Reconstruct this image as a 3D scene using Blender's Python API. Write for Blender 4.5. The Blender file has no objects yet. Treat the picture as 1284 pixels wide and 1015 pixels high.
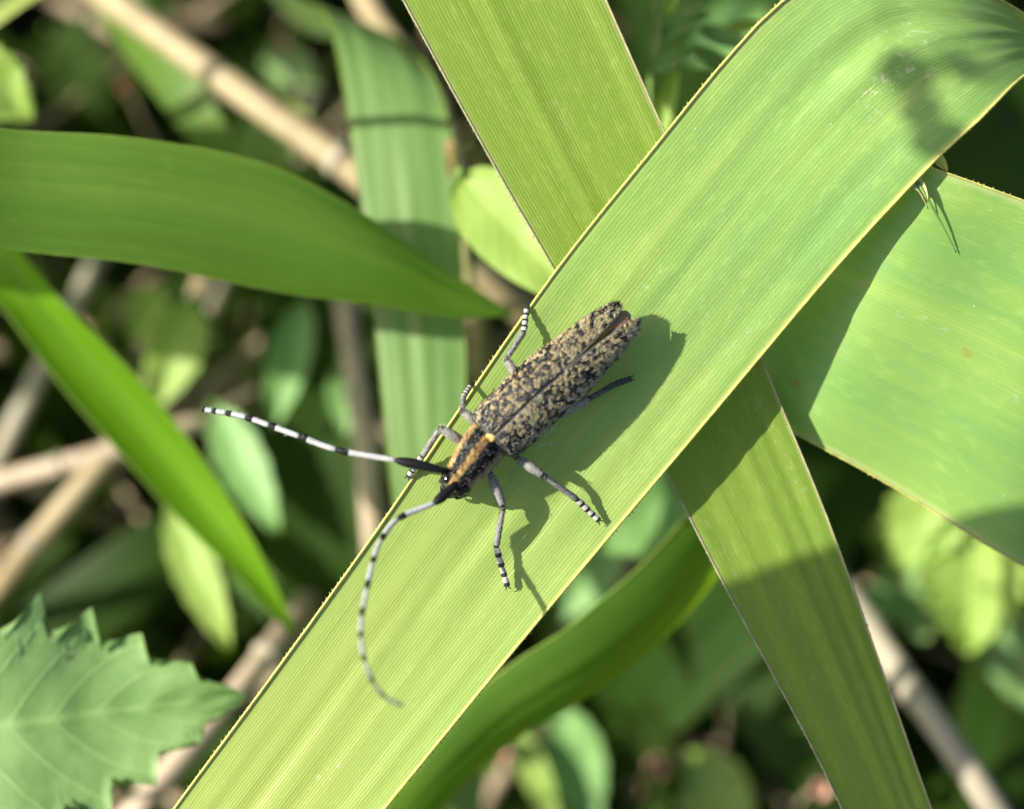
import bpy, math, random
import numpy as np
from mathutils import Vector, Matrix, noise
# The whole place is a few centimetres across: 1 Blender unit = 1 cm.
random.seed(7); rng = np.random.default_rng(7)
SC = bpy.context.scene
SC.unit_settings.scale_length = 0.01
COL = SC.collection

# ------------------------------------------------------------------ camera, sky, sun, exposure
DIST = 10.0                      # lens to beetle, cm
TILT = math.radians(25)          # camera leans 25 degrees from straight down
HGT = 12.0                        # height of the beetle's blade above the soil
PX = 7.0 / 1284.0                # cm per photo pixel at the beetle
ROT = Matrix.Rotation(TILT, 4, 'X')
FR = np.array(ROT.to_3x3()); FO = np.array([0, 0, HGT])
def W(v):                        # leaf frame (x right, y up the slope, z off the blade) -> world
    return np.asarray(v, float) @ FR.T + FO
def zmap(z): return z if z > -1 else -1 + (z + 1) * 1.45          # lower layers stand further apart
def zinv(z): return z if z > -1 else -1 + (z + 1) / 1.45
def P(px, py, z=0.0):            # a point seen at a photo position, at height z off the blade
    z = zmap(z); k = (DIST - z) / DIST * PX
    return np.array([(px - 642) * k, (507.5 - py) * k, z])
def gz(x, y): return (-HGT - y * math.sin(TILT)) / math.cos(TILT)   # height of the soil in the leaf frame

cam = bpy.data.cameras.new('camera'); camo = bpy.data.objects.new('camera', cam); COL.objects.link(camo)
camo.location = W([0, 0, DIST]); camo.rotation_euler = (TILT, 0, 0)
cam.sensor_width = 36; cam.lens = 36 * DIST / 7.0
cam.clip_start = 0.05; cam.clip_end = 2000
cam.dof.use_dof = True; cam.dof.focus_distance = DIST + 0.02
APER = 0.41
cam.dof.aperture_fstop = cam.lens * 1e-3 / APER
SC.camera = camo

SUN_L = np.array([-0.764, 0.206, 0.611]); SUN_L /= np.linalg.norm(SUN_L)
SUN_W = SUN_L @ FR.T
wd = bpy.data.worlds.new('World'); SC.world = wd; wd.use_nodes = True
nt = wd.node_tree; bg = nt.nodes['Background']
sky = nt.nodes.new('ShaderNodeTexSky'); sky.sky_type = 'NISHITA'; sky.sun_disc = False; sky.dust_density = 3.0
sky.sun_elevation = math.asin(SUN_W[2]); sky.sun_rotation = math.atan2(SUN_W[0], SUN_W[1])
nt.links.new(sky.outputs[0], bg.inputs[0]); bg.inputs[1].default_value = 0.10
sl = bpy.data.lights.new('sun', 'SUN'); so = bpy.data.objects.new('sun', sl); COL.objects.link(so)
sl.energy = 4.6; sl.angle = math.radians(0.55); sl.color = (1.0, 0.95, 0.86)
so.rotation_euler = Vector(SUN_W).to_track_quat('Z', 'Y').to_euler(); so.location = SUN_W * 60
SC.view_settings.view_transform = 'Standard'; SC.view_settings.look = 'None'
SC.view_settings.exposure = 1.0; SC.view_settings.gamma = 1
SC.cycles.use_denoising = True
SC.cycles.max_bounces = 10; SC.cycles.diffuse_bounces = 5; SC.cycles.transmission_bounces = 6
SC.cycles.caustics_reflective = False; SC.cycles.caustics_refractive = False
SC.cycles.sample_clamp_indirect = 6

# ------------------------------------------------------------------ materials
class N:
    def __init__(s, name):
        s.m = bpy.data.materials.new(name); s.m.use_nodes = True
        s.t = s.m.node_tree; s.t.nodes.clear()
        s.out = s.t.nodes.new('ShaderNodeOutputMaterial')
    def set(s, sock, v):
        if v is None: return
        if isinstance(v, bpy.types.NodeSocket): s.t.links.new(v, sock)
        elif sock.type == 'RGBA' and not isinstance(v, (int, float)): sock.default_value = (*v, 1) if len(v) == 3 else v
        else: sock.default_value = v
    def math(s, op, a, b=None, c=None, clamp=False):
        n = s.t.nodes.new('ShaderNodeMath'); n.operation = op; n.use_clamp = clamp
        for i, v in enumerate((a, b, c)): s.set(n.inputs[i], v)
        return n.outputs[0]
    def mix(s, f, a, b):
        n = s.t.nodes.new('ShaderNodeMix'); n.data_type = 'RGBA'
        s.set(n.inputs[0], f); s.set(n.inputs[6], a); s.set(n.inputs[7], b)
        return n.outputs[2]
    def ramp(s, f, lo, hi):
        n = s.t.nodes.new('ShaderNodeMapRange'); n.clamp = True
        s.set(n.inputs[0], f); n.inputs[1].default_value = lo; n.inputs[2].default_value = hi
        return n.outputs[0]
    def uv(s):
        n = s.t.nodes.new('ShaderNodeUVMap'); n.uv_map = 'UVMap'
        x = s.t.nodes.new('ShaderNodeSeparateXYZ'); s.t.links.new(n.outputs[0], x.inputs[0])
        return x.outputs[0], x.outputs[1]
    def pos(s):
        n = s.t.nodes.new('ShaderNodeTexCoord'); return n.outputs['Object']
    def comb(s, x, y, z=0.0):
        n = s.t.nodes.new('ShaderNodeCombineXYZ')
        for i, v in enumerate((x, y, z)): s.set(n.inputs[i], v)
        return n.outputs[0]
    def noise(s, vec, scale=1, detail=2, rough=.5):
        n = s.t.nodes.new('ShaderNodeTexNoise'); s.t.links.new(vec, n.inputs['Vector'])
        n.inputs['Scale'].default_value = scale; n.inputs['Detail'].default_value = detail; n.inputs['Roughness'].default_value = rough
        return n.outputs[0]
    def voro(s, vec, scale=1):
        n = s.t.nodes.new('ShaderNodeTexVoronoi'); s.t.links.new(vec, n.inputs['Vector']); n.inputs['Scale'].default_value = scale
        return n.outputs['Distance'], n.outputs['Color']
    def rnd(s):
        return s.t.nodes.new('ShaderNodeObjectInfo').outputs['Random']
    def bump(s, h, dist, strength=1.0):
        n = s.t.nodes.new('ShaderNodeBump'); s.set(n.inputs['Height'], h)
        n.inputs['Distance'].default_value = dist; n.inputs['Strength'].default_value = strength
        return n.outputs[0]
    def bsdf(s, col, rough=.5, spec=.5, normal=None, **kw):
        n = s.t.nodes.new('ShaderNodeBsdfPrincipled')
        s.set(n.inputs['Base Color'], col); s.set(n.inputs['Roughness'], rough); s.set(n.inputs['Specular IOR Level'], spec)
        if normal is not None: s.t.links.new(normal, n.inputs['Normal'])
        for k, v in kw.items(): s.set(n.inputs[k], v)
        return n.outputs[0]
    def transl(s, col, normal=None):
        n = s.t.nodes.new('ShaderNodeBsdfTranslucent'); s.set(n.inputs[0], col)
        if normal is not None: s.t.links.new(normal, n.inputs['Normal'])
        return n.outputs[0]
    def mixsh(s, f, a, b):
        n = s.t.nodes.new('ShaderNodeMixShader'); s.set(n.inputs[0], f); s.t.links.new(a, n.inputs[1]); s.t.links.new(b, n.inputs[2])
        return n.outputs[0]
    def done(s, sh):
        s.t.links.new(sh, s.out.inputs[0]); return s.m

def blade_mat(name, base, pale, deep, veins, trans=.3, tcol=None, rough=.42, spec=.45, veinbump=.0016, fleck=.5, vcon=.5, rust=0.0, seed=0.0, streak=1.0, band=None, warm=None, scuff=0.0):
    """Grass blade: parallel veins along the length, pale and deep streaks, flecks and pin-prick specks."""
    n = N(name); u, v = n.uv()
    wob = n.noise(n.comb(n.math('MULTIPLY', u, 3.0), n.math('MULTIPLY', v, .7), seed), 1, 2)
    uu = n.math('ADD', n.math('MULTIPLY', u, veins), n.math('MULTIPLY', wob, 1.2))
    ridge = n.math('MULTIPLY_ADD', n.math('SINE', n.math('MULTIPLY', uu, 2 * math.pi)), .5, .5)
    irr = n.noise(n.comb(n.math('MULTIPLY', uu, .9), n.math('MULTIPLY', v, .35), seed + 3), 1, 3, .6)
    ridge2 = n.math('MULTIPLY', ridge, n.ramp(irr, .25, .75))
    st = n.noise(n.comb(n.math('MULTIPLY', u, 13), n.math('MULTIPLY', v, .22), seed + 5), 1, 3, .6)
    br = n.noise(n.comb(n.math('MULTIPLY', u, 3.5), n.math('MULTIPLY', v, .45), seed + 9), 1, 2)
    fl = n.noise(n.comb(n.math('MULTIPLY', u, veins * .55), n.math('MULTIPLY', v, 7), seed + 1), 1, 3, .65)
    c = n.mix(n.math('MULTIPLY', n.ramp(st, .35, .68), streak, clamp=True), base, pale)
    c = n.mix(n.math('MULTIPLY', n.ramp(br, .42, .72), .75), c, deep)
    c = n.mix(n.math('MULTIPLY', n.math('SUBTRACT', 1.0, ridge2), vcon), c, deep)
    c = n.mix(n.math('MULTIPLY', n.ramp(fl, .52, .78), fleck), c, tuple(min(1, x * 1.5 + .03) for x in pale))
    po = n.pos(); d, cc = n.voro(po, 4.2)
    sp = n.math('MULTIPLY', n.math('LESS_THAN', d, .03), .6)
    c = n.mix(sp, c, (.62, .66, .42))
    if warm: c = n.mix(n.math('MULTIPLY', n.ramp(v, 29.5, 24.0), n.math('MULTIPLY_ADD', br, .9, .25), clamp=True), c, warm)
    if scuff:
        s1 = n.noise(n.comb(n.math('MULTIPLY', u, 5), n.math('MULTIPLY', v, .8), seed + 31), 1, 2); s2 = n.noise(n.comb(n.math('MULTIPLY', u, veins * .6), n.math('MULTIPLY', v, 16), seed + 37), 1, 3, .7)
        c = n.mix(n.math('MULTIPLY', n.math('MULTIPLY', n.ramp(s1, .62, .72), n.ramp(s2, .55, .66)), scuff), c, (.62, .68, .48))
        s3 = n.noise(n.comb(n.math('MULTIPLY', u, 2.2), n.math('MULTIPLY', v, 1.1), seed + 41), 1, 4, .6)
        c = n.mix(n.math('MULTIPLY', n.ramp(s3, .55, .8), .35), c, tuple(x * .8 for x in deep))
    if rust:
        rn = n.noise(n.comb(n.math('MULTIPLY', u, 9), n.math('MULTIPLY', v, 2.1), seed + 21), 1, 3, .6)
        c = n.mix(n.math('MULTIPLY', n.ramp(rn, .70, .76), rust), c, (.34, .19, .04))
    if band:
        eg = n.math('ADD', n.math('ABSOLUTE', n.math('SUBTRACT', u, .5)), n.math('MULTIPLY', n.math('SUBTRACT', fl, .5), .012))
        c = n.mix(n.math('MULTIPLY', n.ramp(eg, .474, .496), .8), c, band)
    h = n.math('ADD', ridge2, n.math('MULTIPLY', fl, .5))
    bm = n.bump(h, veinbump)
    sh = n.bsdf(c, n.math('MULTIPLY_ADD', fl, .2, rough - .1), spec, bm)
    tc = tcol or tuple(x * y for x, y in zip(pale, (1.0, 1.15, .35)))
    tr = n.transl(n.mix(n.math('MULTIPLY', n.math('SUBTRACT', 1.0, ridge2), .35), tc, tuple(x * .6 for x in tc)))
    return n.done(n.mixsh(trans, sh, tr))

def herb_mat(name, base, pale, trans=.3, tcol=None, rough=.5, spec=.4):
    """Broad herb leaf: pinnate veins, puckered surface."""
    n = N(name); u, v = n.uv()
    au = n.math('ABSOLUTE', u)
    q = n.math('SUBTRACT', n.math('MULTIPLY', v, 9.0), n.math('MULTIPLY', au, 2.6))
    sv = n.math('ABSOLUTE', n.math('SUBTRACT', n.math('FRACT', q), .5))
    vein = n.ramp(sv, .07, .0)
    mid = n.ramp(au, .05, .0)
    vv = n.math('MAXIMUM', vein, mid)
    po = n.pos(); nz = n.noise(po, 5, 3); fine = n.noise(po, 26, 3, .6)
    c = n.mix(n.ramp(nz, .35, .7), base, pale)
    c = n.mix(n.math('MULTIPLY', n.ramp(fine, .5, .8), .35), c, tuple(min(1, x * 1.4) for x in pale))
    c = n.mix(n.math('MULTIPLY', vv, .5), c, tuple(min(1, x * 1.35 + .02) for x in pale))
    h = n.math('ADD', n.math('MULTIPLY', fine, .5), n.math('MULTIPLY', vv, -.7))
    sh = n.bsdf(c, rough, spec, n.bump(h, .005))
    tc = tcol or tuple(x * y for x, y in zip(pale, (1.0, 1.1, .3)))
    return n.done(n.mixsh(trans, sh, n.transl(tc)))

def straw_mat(name, a, b, rough=.55):
    n = N(name); u, v = n.uv()
    s1 = n.noise(n.comb(n.math('MULTIPLY', u, 9), n.math('MULTIPLY', v, .5)), 1, 4, .6)
    s2 = n.noise(n.pos(), 2.2, 3)
    c = n.mix(n.ramp(s1, .3, .7), a, b)
    c = n.mix(n.math('MULTIPLY', n.ramp(s2, .5, .75), .6), c, tuple(x * .45 for x in a))
    return n.done(n.bsdf(c, rough, .4, n.bump(s1, .006)))

def plain(name, col, var=.3, scale=20, rough=.5, spec=.4, trans=0):
    n = N(name); nz = n.noise(n.pos(), scale, 3, .6)
    c = n.mix(n.ramp(nz, .3, .7), tuple(x * (1 - var) for x in col), tuple(min(1, x * (1 + var)) for x in col))
    sh = n.bsdf(c, rough, spec, n.bump(nz, .1 / scale))
    if trans: sh = n.mixsh(trans, sh, n.transl(col))
    return n.done(sh)

M = {}
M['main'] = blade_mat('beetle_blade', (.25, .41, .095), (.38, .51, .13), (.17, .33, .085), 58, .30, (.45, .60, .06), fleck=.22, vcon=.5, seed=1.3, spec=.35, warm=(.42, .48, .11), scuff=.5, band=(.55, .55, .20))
M['cross'] = blade_mat('crossing_blade', (.225, .335, .052), (.33, .40, .095), (.165, .270, .036), 54, .32, (.40, .50, .04), fleck=.22, vcon=.85, veinbump=.003, streak=.6, spec=.14, rough=.5, scuff=.3, seed=4.1, band=(.40, .40, .17))
M['wide'] = blade_mat('wide_blade', (.23, .40, .10), (.34, .48, .10), (.165, .34, .08), 74, .30, (.38, .60, .05), fleck=.2, spec=.35, scuff=.3, vcon=.35, rust=.85, seed=8.4, band=(.46, .54, .20))
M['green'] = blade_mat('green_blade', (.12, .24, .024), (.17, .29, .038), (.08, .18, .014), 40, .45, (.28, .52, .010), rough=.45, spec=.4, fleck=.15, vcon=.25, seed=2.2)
M['lush'] = blade_mat('lush_blade', (.15, .33, .012), (.20, .40, .012), (.09, .22, .010), 36, .5, (.42, .80, .004), spec=.3, rough=.4, fleck=.1, vcon=.2, seed=6.2)
M['pale'] = blade_mat('pale_blade', (.17, .29, .085), (.22, .34, .11), (.12, .23, .065), 30, .28, (.28, .45, .06), fleck=.12, vcon=.3, seed=3.7)
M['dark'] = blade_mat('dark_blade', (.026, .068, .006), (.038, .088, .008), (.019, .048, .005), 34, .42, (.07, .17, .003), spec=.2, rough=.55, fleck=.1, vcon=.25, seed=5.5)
M['herb'] = herb_mat('nettle', (.17, .30, .095), (.24, .38, .13), .25)
M['herb_lime'] = herb_mat('lime_leaf', (.28, .44, .08), (.38, .54, .12), .4, (.42, .62, .04))
M['herb_grey'] = herb_mat('grey_green_leaf', (.16, .32, .09), (.21, .38, .11), .25)
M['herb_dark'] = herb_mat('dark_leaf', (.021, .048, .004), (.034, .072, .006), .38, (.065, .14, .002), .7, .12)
M['smooth'] = herb_mat('smooth_leaf', (.30, .46, .09), (.36, .52, .11), .4, (.45, .65, .05))
M['straw'] = straw_mat('straw', (.30, .235, .125), (.40, .32, .185))
M['straw_pink'] = straw_mat('pink_straw', (.36, .28, .19), (.48, .38, .27))
M['straw_grey'] = straw_mat('grey_straw', (.30, .27, .19), (.42, .37, .27))
M['straw_brown'] = straw_mat('brown_straw', (.26, .20, .12), (.36, .28, .18))
M['stalk'] = plain('green_stalk', (.13, .22, .05), .3, 8)
M['edge_yellow'] = plain('yellow_margin', (.58, .56, .16), .25, 12, .5, .4, .3)
M['edge_pale'] = plain('pale_margin', (.44, .42, .22), .3, 9, .5, .4, .3)
M['edge_green'] = plain('green_margin', (.25, .38, .06), .25, 9, .5, .4, .3)
M['rust'] = plain('withered_margin', (.33, .19, .09), .4, 5, .7)
M['bud'] = plain('dry_bud', (.52, .33, .24), .4, 6, .7)
M['soil'] = None

# ------------------------------------------------------------------ mesh building
ORG = {}
def link(name, me, mat, parent, loc=None):
    o = bpy.data.objects.new(name, me); COL.objects.link(o)
    for m in (mat if isinstance(mat, (list, tuple)) else [mat]): me.materials.append(m)
    if parent is not None: o.parent = parent
    elif loc is not None: o.location = loc
    return o
def root_origin(parent):
    o = np.zeros(3)
    while parent is not None:
        o = o + np.array(parent.location); parent = parent.parent
    return o
def mesh(name, verts, faces, mat, parent=None, uvs=None, loc=None, smooth=True, fmat=None):
    """verts in the leaf frame; uvs per vertex."""
    vw = W(np.asarray(verts))
    off = root_origin(parent) if parent is not None else (np.asarray(loc) if loc is not None else np.zeros(3))
    me = bpy.data.meshes.new(name); me.from_pydata((vw - off).tolist(), [], faces); me.update()
    if uvs is not None:
        lay = me.uv_layers.new(name='UVMap'); idx = np.empty(len(me.loops), np.int32)
        me.loops.foreach_get('vertex_index', idx)
        lay.data.foreach_set('uv', np.asarray(uvs, np.float32)[idx].ravel())
    me.polygons.foreach_set('use_smooth', [smooth] * len(me.polygons))
    o = link(name, me, mat, parent, off)
    if fmat is not None: me.polygons.foreach_set('material_index', fmat)
    return o
def tag(o, label, cat, group=None, kind=None):
    if label: o['label'] = label
    if cat: o['category'] = cat
    if group: o['group'] = group
    if kind: o['kind'] = kind
    return o
def empty(name, p, label, cat, group=None):
    o = bpy.data.objects.new(name, None); COL.objects.link(o); o.location = W(np.asarray(p)); o.empty_display_size = .2
    bpy.context.view_layer.update() if False else None
    return tag(o, label, cat, group)
def spline(pts, n):
    """Catmull-Rom through pts (k,d), n samples, roughly even by chord length."""
    p = np.asarray(pts, float); k = len(p)
    d = np.r_[0, np.cumsum(np.maximum(1e-6, np.linalg.norm(np.diff(p[:, :3], axis=0), axis=1)))]
    t = np.linspace(0, d[-1], n); out = np.empty((n, p.shape[1]))
    m = np.zeros_like(p)
    for i in range(k):
        a, b = max(i - 1, 0), min(i + 1, k - 1)
        m[i] = (p[b] - p[a]) / max(1e-6, d[b] - d[a])
    for j, x in enumerate(t):
        i = min(max(np.searchsorted(d, x) - 1, 0), k - 2); h = d[i + 1] - d[i]; s = (x - d[i]) / h
        out[j] = ((2*s**3 - 3*s*s + 1) * p[i] + (s**3 - 2*s*s + s) * h * m[i] + (-2*s**3 + 3*s*s) * p[i+1] + (s**3 - s*s) * h * m[i+1])
    return out
def frames(c):
    t = np.gradient(c, axis=0); t /= np.linalg.norm(t, axis=1)[:, None] + 1e-12
    ref = np.array([0, 0, 1.0]) if abs(t[0][2]) < .9 else np.array([1.0, 0, 0])
    nn = np.empty_like(c); n0 = ref - t[0] * ref.dot(t[0]); nn[0] = n0 / np.linalg.norm(n0)
    for i in range(1, len(c)):
        v = nn[i-1] - t[i] * nn[i-1].dot(t[i]); nn[i] = v / (np.linalg.norm(v) + 1e-12)
    return t, nn, np.cross(t, nn)
def tube_geo(c, r, seg=10, flat=1.0, caps=True, base=0):
    c = np.asarray(c, float); r = np.broadcast_to(np.asarray(r, float), (len(c),))
    t, a, b = frames(c); V, F, U = [], [], []
    ln = np.r_[0, np.cumsum(np.linalg.norm(np.diff(c, axis=0), axis=1))]
    for i in range(len(c)):
        for k in range(seg):
            th = 2 * math.pi * k / seg
            V.append(c[i] + r[i] * (a[i] * math.cos(th) * flat + b[i] * math.sin(th))); U.append((k / seg, ln[i]))
    for i in range(len(c) - 1):
        for k in range(seg):
            k2 = (k + 1) % seg
            F.append((base + i*seg + k, base + i*seg + k2, base + (i+1)*seg + k2, base + (i+1)*seg + k))
    if caps:
        F.append(tuple(base + k for k in range(seg))[::-1]); F.append(tuple(base + (len(c)-1)*seg + k for k in range(seg)))
    return V, F, U
def tube(name, c, r, mat, parent=None, seg=10, flat=1.0, loc=None):
    V, F, U = tube_geo(c, r, seg, flat)
    return mesh(name, V, F, mat, parent, U, loc)

def raw(p):                      # leaf-frame point -> photo position tuple
    k = (DIST - p[2]) / DIST * PX; return (642 + p[0] / k, 507.5 - p[1] / k, zinv(p[2]))
def rooted(st):
    """Carry ends that dive out of sight on down into the soil."""
    st = [tuple(q) for q in st]; n = len(st[0]) // 3
    for e in (0, -1):
        if st[e][2] < -5.4:
            row = []
            for k in range(n):
                p = P(*st[e][3*k:3*k+3]); w = W(p); q = (np.array([w[0] * 1.04, w[1] * 1.03, -.3]) - FO) @ FR; row += raw(q)
            st = [tuple(row)] + st if e == 0 else st + [tuple(row)]
    return st
def ribbon_surface(stations, nv, nu, arch=.0, fold=.0, ripple=.0, seed=0, edge_wave=0.0, wrinkle=None):
    """stations: (lx,ly,lz, rx,ry,rz) photo positions of both edges with heights."""
    L = np.array([P(*s[:3]) for s in stations]); R = np.array([P(*s[3:6]) for s in stations])
    S = spline(np.hstack([(L + R) / 2, R - L]), nv)
    ctr, acr = S[:, :3], S[:, 3:]
    tan = np.gradient(ctr, axis=0); tan /= np.linalg.norm(tan, axis=1)[:, None]
    nor = np.cross(acr, tan); nor /= np.linalg.norm(nor, axis=1)[:, None] + 1e-9
    nor[nor[:, 2] < 0] *= -1
    for i in range(1, nv):
        if nor[i].dot(nor[i-1]) < 0: nor[i] *= -1
    ln = np.r_[0, np.cumsum(np.linalg.norm(np.diff(ctr, axis=0), axis=1))]
    w = np.linalg.norm(acr, axis=1)
    G = np.empty((nv, nu, 3)); UV = np.empty((nv, nu, 2))
    for i in range(nv):
        for j in range(nu):
            u = j / (nu - 1); x = 2 * u - 1
            h = arch * w[i] * (1 - x * x) + fold * w[i] * abs(x)
            if ripple: h += ripple * noise.noise(Vector((u * 9 + seed, ln[i] * .35, seed))) * (1 - .3 * abs(x))
            if edge_wave: h += edge_wave * abs(x) ** 2 * noise.noise(Vector((ln[i] * .8, np.sign(x) * 3 + seed, 1.7)))
            if wrinkle: h += wrinkle(u, ln[i], ctr[i])
            G[i, j] = ctr[i] + acr[i] * (u - .5) + nor[i] * h; UV[i, j] = (u, ln[i])
    return G, UV, nor, w
def blade(name, label, stations, mat, nv=90, nu=17, margin=None, mr=.009, teeth=0, cat='leaf', group=None, midrib=None, **kw):
    stations = rooted(stations)
    G, UV, nor, w = ribbon_surface(stations, nv, nu, **kw)
    root = empty(name, G[-1, nu // 2] if stations[-1][2] < stations[0][2] else G[0, nu // 2], label, cat, group)
    F = [(i*nu + j, i*nu + j + 1, (i+1)*nu + j + 1, (i+1)*nu + j) for i in range(nv-1) for j in range(nu-1)]
    b = mesh('blade', G.reshape(-1, 3), F, mat, root, UV.reshape(-1, 2))
    if margin:
        for j, s in ((0, -1), (nu - 1, 1)):
            c = G[:, j]; rad = np.minimum(mr, w * .2)
            V, Fm, U = tube_geo(c - nor * rad[:, None] * 1.03, rad, 8)
            if teeth:
                fine = spline(c, int(np.linalg.norm(np.diff(c, axis=0), axis=1).sum() / teeth))
                tg = np.gradient(fine, axis=0); tg /= np.linalg.norm(tg, axis=1)[:, None]
                o1 = G[:, j] - G[:, nu // 2]; ofine = spline(np.hstack([c, o1]), len(fine))[:, 3:]
                ofine /= np.linalg.norm(ofine, axis=1)[:, None] + 1e-9
                for q in range(2, len(fine) - 2):
                    if random.random() < .2: continue
                    k = len(V); L_ = teeth * random.uniform(.35, .6); hh = mr * random.uniform(1.5, 2.9)
                    a = fine[q] + tg[q] * random.uniform(-.2, .2) * teeth - np.array([0, 0, mr * .9]); up = np.array([0, 0, mr * .8])
                    V += [a - tg[q] * L_ * .5 + up, a - tg[q] * L_ * .5 - up, a + tg[q] * L_ * .5, a + tg[q] * L_ * .5 + ofine[q] * hh]
                    U += [(0, 0)] * 4
                    Fm += [(k, k+3, k+2), (k+1, k+2, k+3), (k, k+1, k+3), (k, k+2, k+1)]
            mesh('margin', V, Fm, M[margin], root, U)
    if midrib:
        c = G[:, nu // 2] + nor * .0; V, Fm, U = tube_geo(c, np.minimum(midrib[0], w * .12), 6, .5)
        mesh('midrib', V, Fm, midrib[1], root, U)
    root['_w'] = 0; del root['_w']
    return root, G

def herb_leaf(parent, base, tip, width, mat, nrm=(0, 0, 1), teeth=9, tdepth=.22, fold=.12, droop=.1, shape=.42, pucker=.03, name='leaf', blunt=.75, side=0.0, tp=6):
    """Ovate leaf between two leaf-frame points; toothed edge, folded along the midrib and drooping."""
    base, tip = np.asarray(base, float), np.asarray(tip, float)
    ax = tip - base; L = np.linalg.norm(ax); ax /= L
    nr = np.asarray(nrm, float); nr = nr - ax * nr.dot(ax); nr /= np.linalg.norm(nr); sd = np.cross(nr, ax)
    nv = max(teeth, 3) * 8 + 1; nu = 13
    V, UV = [], []
    for i in range(nv):
        v = i / (nv - 1)
        w = max(0.0, math.sin(math.pi * min(1.0, v ** (math.log(.5) / math.log(shape))))) ** blunt
        w *= .5 * width
        ph = (v * teeth) % 1.0; tooth = 1 - tdepth * (1 - ph if teeth else 0) if teeth else 1
        for j in range(nu):
            x = 2 * j / (nu - 1) - 1
            ww = w * (tooth if abs(x) > .98 else (1 - (1 - tooth) * abs(x) ** tp))
            adv = (.035 * L * abs(x) ** 3 * (1 if teeth else 0)) * (1 - v)
            q = v * 9 - 2.6 * abs(x)
            h = fold * width * abs(x) - droop * L * v * v + pucker * width * math.sin(2 * math.pi * q) * (abs(x) * (1.2 - abs(x))) * 2
            h += .05 * width * noise.noise(Vector((x * 1.5 + L * 7, v * 4, width * 3)))
            V.append(base + ax * (v * L + adv) + sd * (x * ww + side * L * v * (1 - v)) + nr * h); UV.append((x, v))
    F = [(i*nu + j, i*nu + j + 1, (i+1)*nu + j + 1, (i+1)*nu + j) for i in range(nv-1) for j in range(nu-1)]
    return mesh(name, V, F, mat, parent, UV)

def down(p, dx=0.3, dy=0.2):
    """A point on the soil below a leaf-frame point."""
    w = W(p); return (np.array([w[0] + dx, w[1] + dy, -.05]) - FO) @ FR

def shoot(label, leaves, mat, stalk='stalk', r=.045, name='nettle_shoot', group=None, foot=(.4, .3), **kw):
    """leaves: (base px,py,z, tip px,py,z, width px, options)."""
    b0 = P(*leaves[0][:3]); g = down(b0, *foot)
    root = empty(name, g, label, 'plant', group)
    mid = (b0 + g) / 2 + np.array([foot[0] * .4, 0, 0])
    tube('stem', spline([g, mid, b0 + (b0 - mid) * .02], 14), np.linspace(r * 1.3, r * .7, 14), M[stalk], root, 8)
    for lf in leaves:
        o = dict(kw); 
        if len(lf) > 7: o.update(lf[7])
        m = o.pop('mat', mat)
        b, t = P(*lf[:3]), P(*lf[3:6])
        herb_leaf(root, b, t, lf[6] * PX * (DIST - zmap(lf[2])) / DIST, M[m], **o)
        if np.linalg.norm(b - b0) > .05:
            tube('petiole', spline([mid * .3 + b0 * .7, (b + b0) / 2 - np.array([0, 0, .15]), b], 8), r * .5, M[stalk], root, 6)
    return root

def dry_stem(label, path, rpx, mat, nodes=(), name='dry_reed', group=None):
    path = rooted(path); c = spline([P(*p) for p in path], 40)
    z0 = path[len(path)//2][2]; r = rpx * PX * (DIST - zmap(z0)) / DIST
    root = empty(name, c[0] if W(c[0])[2] < W(c[-1])[2] else c[-1], label, 'stem', group)
    wob = np.array([r * (1 + .07 * math.sin(i * .9) + .05 * random.uniform(-1, 1)) for i in range(40)])
    tube('culm', c, wob, mat, root, 12)
    for f in nodes:
        i = int(f * 39); t = c[min(i+1, 39)] - c[i-1]; t /= np.linalg.norm(t)
        cc = [c[i] + t * r * s for s in (-.5, -.25, 0, .25, .5)]
        tube('node', cc, r * np.array([1.0, 1.18, 1.26, 1.16, 1.02]), M['straw_grey'], root, 12)
    return root

# ------------------------------------------------------------------ ground
def build_ground():
    n = N('soil'); po = n.pos(); a = n.noise(po, .8, 4, .6); b = n.noise(po, 6, 4, .65)
    c = n.mix(n.ramp(a, .35, .65), (.035, .026, .016), (.075, .058, .034)); c = n.mix(n.math('MULTIPLY', n.ramp(b, .5, .8), .6), c, (.11, .09, .05))
    m = n.done(n.bsdf(c, .95, .2, n.bump(b, .12)))
    V, F = [], []
    xs = np.r_[-500, -120, -40, np.linspace(-18, 18, 60), 40, 120, 500]; k = len(xs)
    for y in xs:
        for x in xs:
            z = .35 * noise.noise(Vector((x * .35, y * .35, 0))) + .12 * noise.noise(Vector((x * 1.3, y * 1.3, 4))) if abs(x) < 20 and abs(y) < 20 else 0
            V.append((np.array([x, y, z - .25]) - FO) @ FR)
    F = [(i*k + j, i*k + j + 1, (i+1)*k + j + 1, (i+1)*k + j) for i in range(k-1) for j in range(k-1)]
    g = mesh('ground', V, F, m); g['kind'] = 'structure'
    g['label'] = 'dark soil under the reeds and nettles'; g['category'] = 'ground'
build_ground()

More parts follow.
